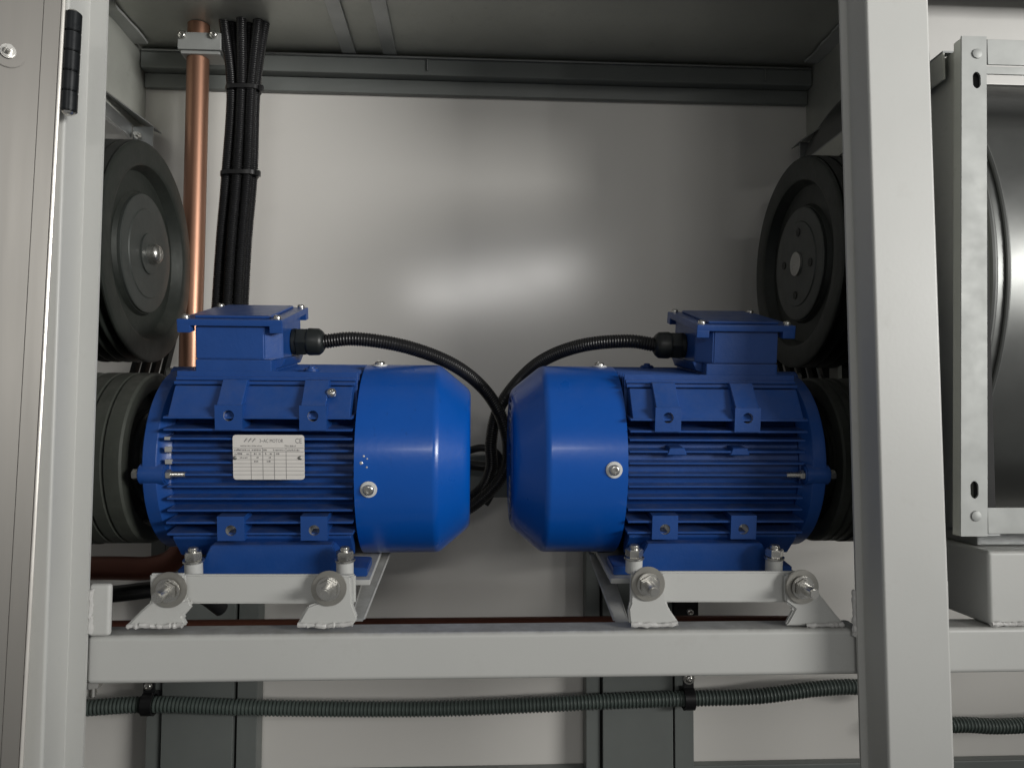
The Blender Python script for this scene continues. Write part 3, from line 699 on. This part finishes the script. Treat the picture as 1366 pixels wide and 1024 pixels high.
# conduit low on the back stand, with clips
CY = 1.185
lowpts = [P(x, y, CY) for x, y in ((40, 946), (108, 944), (200, 939), (330, 943), (480, 945), (600, 944), (720, 939), (830, 934), (918, 931), (1010, 928), (1090, 918), (1150, 916), (1210, 926))]
b = new(); corrugated(b, lowpts, .0120, pitch=.0056, depth=.0020, n=16); tag(obj('low_conduit', b, 'greenc'), 'long grey green ribbed conduit sagging below the cross beam', 'conduit')
b = new(); corrugated(b, [P(x, y, CY) for x, y in ((1235, 968), (1285, 966), (1330, 968), (1400, 965), (1500, 960))], .0120, pitch=.0056, depth=.0020, n=16); tag(obj('low_conduit', b, 'greenc'), 'short length of grey green ribbed conduit below the fan support block', 'conduit')
for k, (px, py, sy) in enumerate(((199, 938, 916), (918, 931, 906))):
    c = P(px, py, CY); t = thing('conduit_clip', ['black clip holding the low conduit on the leg below the copper pipe', 'black clip with pale washer holding the low conduit behind the beam'][k], 'clip', (c.x, CY, c.z - .018), 'clips on the low conduit')
    b = new(); t2 = bmesh.new(); lathe(t2, [(-.008, .0142), (-.008, .0172), (.008, .0172), (.008, .0142)], 32, closed=True)
    bmesh.ops.transform(t2, verts=t2.verts, matrix=Matrix.Translation(c)); merge(b, t2)
    z = P(px, sy, CY).z
    box(b, (c.x - .008, CY - .004, c.z + .0165), (c.x + .008, CY + .002, z + .012), .001)
    box(b, (c.x - .007, CY + .015, c.z - .012), (c.x + .007, 1.2095, c.z + .012), .001)
    obj('band', b, 'black', t)
    b = new(); q = Vector((c.x, CY - .0042, z + .003)); cyl(b, q, q - Vector((0, .0015, 0)), .0088 if k else .006, n=22, bev=.0004); panhead(b, q - Vector((0, .0016, 0)), (0, -1, 0), .0055, .004); obj('screw', b, 'zinc', t)
b = new(); q = P(919, 815, 1.195); box(b, (q.x - .022, 1.19, q.z - .02), (q.x + .014, 1.2045, q.z + .016), .002); t = thing('small_bracket', 'small black bracket with a pale screw under the motor without a plate', 'bracket', (q.x, 1.2, q.z - .02)); obj('bracket_body', b, 'black', t)
b = new(); panhead(b, (q.x, 1.1898, q.z), (0, -1, 0), .0055, .004); obj('screw', b, 'zinc', t)

# ---------------------------------------------------------------- galvanised fan on the right
FY = .722
fan = thing('galvanised_fan', 'galvanised scroll fan with a punched angle frame beside the wide post', 'fan', (.6, .85, BZ1 + .08))
a0, a1 = P(1287, 48, FY), P(1320, 715, FY)
X0, ZT, ZB = a0.x - .003, a0.z, a1.z; X1 = X0 + .0255
def slot(px, py):
    c = P(px, py, FY)
    pts = []
    for i in range(16):
        a = 2 * math.pi * (i + .5) / 16; pts.append(Vector((c.x + .0048 * max(-.85, min(.85, math.cos(a))) , FY, c.z + .0085 * math.sin(a))))
    return pts
b = new()
XB = P(1282, 715, FY).x
prism(b, [(XB, FY, ZB), (XB + .0265, FY, ZB), (X1, FY, ZT), (X0, FY, ZT)], (0, .0022, 0), holes=[slot(1303, 107), slot(1300, 653)])
up = obj('upright', b, 'strip', fan)
b = new(); prism(b, [(XB + .001, FY + .0024, ZB), (XB + .003, FY + .0024, ZB), (X0 + .003, FY + .0024, ZT - .001), (X0 + .001, FY + .0024, ZT - .001)], (0, .012, 0)); obj('upright_flange', b, 'galvdark', fan)
b = new(); box(b, (X0 + .0042, FY + .0050, ZB + .004), (X1 - .001, FY + .0070, ZT - .004)); obj('slot_shade_backing', b, 'dark', fan)  # dark sheet behind the slots, its colour stands in for their shade
for px, py in ((1303, 72), (1302, 688)):
    c = P(px, py, FY); b = new(); t2 = bmesh.new(); lathe(t2, [(0, .0052), (.0012, .0048), (.0018, .0030), (.0018, 0)], 20)
    bmesh.ops.transform(t2, verts=t2.verts, matrix=Matrix.Translation((c.x, FY, c.z)) @ Matrix.Rotation(-math.pi / 2, 4, 'Z')); merge(b, t2); obj('rivet', b, 'strip', up)
zt1 = P(1340, 86, FY).z
b = new(); box(b, (X1 + .0012, FY + .001, zt1), (1.05, FY + .0032, ZT - .002), .0006); obj('top_rail', b, 'strip', fan)
b = new(); box(b, (X1 + .0012, FY + .0035, zt1 - .0085), (1.05, FY + .0060, zt1 - .0008), .0006); obj('top_rail_lip', b, 'strip', fan)
zb1 = P(1340, 677, FY).z
b = new(); box(b, (XB + .0278, FY + .001, ZB + .002), (1.05, FY + .0032, zb1), .0008); obj('bottom_rail', b, 'strip', fan)
b = new(); prism(b, [(X0, FY + .031, ZT), (X0 + .027, FY + .031, ZT), (X0 + .027, 1.16, ZT), (X0, 1.16, ZT)], (0, 0, -.002), holes=[circ((X0 + .012, FY + .047, ZT), .006, 'Z', 16, 1, 1.4)])
obj('top_side_angle', b, 'galv', fan)
b = new(); box(b, (X0, FY + .031, ZT - .030), (X0 + .002, 1.16, ZT - .0022)); obj('top_side_flange', b, 'galvdark', fan)
b = new(); box(b, (X0, FY + .003, ZB), (X0 + .027, 1.16, ZB + .002)); obj('bottom_side_angle', b, 'galv', fan)
DX, DR, DY = .546, .305, 1.077; zc = .735
b = new(); Mx = Matrix.Translation((DX, DY, zc))
lathe(b, [(-.012, DR * .62), (-.012, DR - .030), (-.010, DR - .016), (-.004, DR - .003), (-.002, DR + .0015), (.001, DR + .0022), (.004, DR + .001), (.006, DR - .001), (.30, DR - .001), (.30, 0)], 96, Mx); obj('scroll_casing', b, 'casing', fan)
for q, rr in ((.0, .0032), (.016, .0026)):
    b = new(); torus(b, (DX + q, DY, zc), (1, 0, 0), DR + .0005, rr, 128, 8); obj('rolled_bead', b, 'casing', fan)
b = new(); lathe(b, [(-.0125, DR * .80), (-.018, DR * .79), (-.020, DR * .76), (-.018, DR * .73), (.012, DR * .66), (.03, DR * .62)], 72, Mx); obj('inlet_ring', b, 'galv', fan)
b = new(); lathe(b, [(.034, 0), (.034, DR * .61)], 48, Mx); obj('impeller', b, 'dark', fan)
b = new(); box(b, (X0 + .001, .995, zc - .25), (X0 + .006, 1.02, ZT - .003)); box(b, (X0 + .001, .98, UPC[1] - .03), (.548, 1.02, UPC[1] - .017)); obj('bearing_bar', b, 'galvdark', fan)
px_ = X0 + .0085
b = new(); prism(b, [(px_, FY + .014, ZB + .003), (px_, 1.20, ZB + .003), (px_, 1.20, ZT - .003), (px_, FY + .014, ZT - .003)], (.0015, 0, 0), holes=[circ((px_, 1.02, .715), .215, 'X', 48)]); obj('side_sheet', b, 'galvdark', fan)
b = new(); box(b, (.500, .832, ZT + .003), (1.2, .838, 1.36), .001); obj('fascia_panel', b, 'duct', fr)
c0 = P(1282, 314, .86); b = new(); torus(b, c0, (.2, 1, 0), .0075, .0016, 20, 6); cyl(b, c0 + Vector((.004, 0, 0)), c0 + Vector((.03, 0, 0)), .002, n=8); obj('loop_clip', b, 'alu', fan)

t = thing('fan_support', 'light grey painted block under the galvanised fan', 'support', (.6, .8, BZ1))
q = P(1318, 735, .768)
b = new(); box(b, (q.x, .768, BZ1 + .0008), (.95, .868, q.z), .004, 3); sb = obj('block', b, 'frame', t)
b = new(); weldbead(b, [(q.x + k * .01, .7665, BZ1 + .003) for k in range(12)], .0024); obj('weld', b, 'weld', sb)
b = new(); box(b, (q.x + .01, .80, q.z + .0005), (.95, .865, ZB - .0005), .002); obj('packer', b, 'galv', t)

# ---------------------------------------------------------------- open door on the left with hinge
top, bot = P(87, 0, .700), P(30, 1024, .700)
ax = (top - bot).normalized()
dx = Vector((-.80, -.60, 0)); dx = (dx - ax * dx.dot(ax)).normalized(); dn = ax.cross(dx)       # outward normal
if dn.y > 0: dn = -dn
DM = Matrix((( dx.x, dn.x, ax.x, 0), (dx.y, dn.y, ax.y, 0), (dx.z, dn.z, ax.z, 0), (0, 0, 0, 1)))
foot = bot + ax * ((.03 - bot.z) / ax.z)
DM = Matrix.Translation(foot) @ DM
door = thing('cabinet_door', 'open brushed steel cabinet door with a washered bolt and black hinge', 'door', (0, 0, 0), Mx=DM)
b = new(); box(b, (.0164, -.022, 0), (.46, 0, 1.25), .0003); obj('leaf', b, 'steel', door, local=True)
b = new(); box(b, (.0030, -.022, 0), (.0163, .0006, 1.25), .0004, 2); obj('return_fold', b, 'steel', door, local=True)
b = new(); box(b, (-.0005, -.021, 0), (.0028, .0022, 1.25), .0010, 3); obj('lip', b, 'edge', door, local=True)
# door bolt
inv = DM.inverted()
def on_door(px, py):
    o = Vector((0, 0, CAMZ)); d = P(px, py, 1.0) - o
    o2 = inv @ o; d2 = inv.to_3x3() @ d; k = -o2.y / d2.y
    return o2 + d2 * k
c = on_door(10, 70)
b = new(); cyl(b, c + Vector((0, .0002, 0)), c + Vector((0, .0014, 0)), .0135, n=32, bev=.0004); wo = obj('washer', b, 'steel', door, local=True)
b = new(); cyl(b, c + Vector((0, .0015, 0)), c + Vector((0, .0045, 0)), .0062, n=24, bev=.001); cyl(b, c + Vector((0, .004, 0)), c + Vector((0, .013, 0)), .0030, n=16, bev=.0008); obj('bolt', b, 'zinc', wo, local=True)
h0, h1 = P(98, 18, .706), P(91, 150, .706); hd = h1 - h0
b = new(); 
hg = None
lf = new(); s0, s1 = P(84, 20, .712), P(96, 20, .712); e0, e1 = P(81, 149, .712), P(93, 149, .712)
prism(lf, [s0, s1, e1, e0], (0, .003, 0), .0006)
hg = thing('door_hinge', 'black barrel hinge between the open door and the post', 'hinge', h1)
obj('hinge_leaf', lf, 'hinge', hg)
for k in range(5):
    a, c = h0 + hd * (k / 5 + .004), h0 + hd * ((k + 1) / 5 - .004)
    b = new(); cyl(b, a, c, .0074, n=24, bev=.0007); obj('knuckle', b, 'hinge', hg)
for a, s in ((h0, -1), (h1, 1)):
    b = new(); t2 = bmesh.new(); lathe(t2, [(0, .0055), (.0012, .005), (.0026, .003), (.003, 0)], 20)
    bmesh.ops.transform(t2, verts=t2.verts, matrix=Matrix.Translation(a) @ (hd * s).to_track_quat('X', 'Z').to_matrix().to_4x4()); merge(b, t2); obj('pin_end', b, 'zinc', hg)
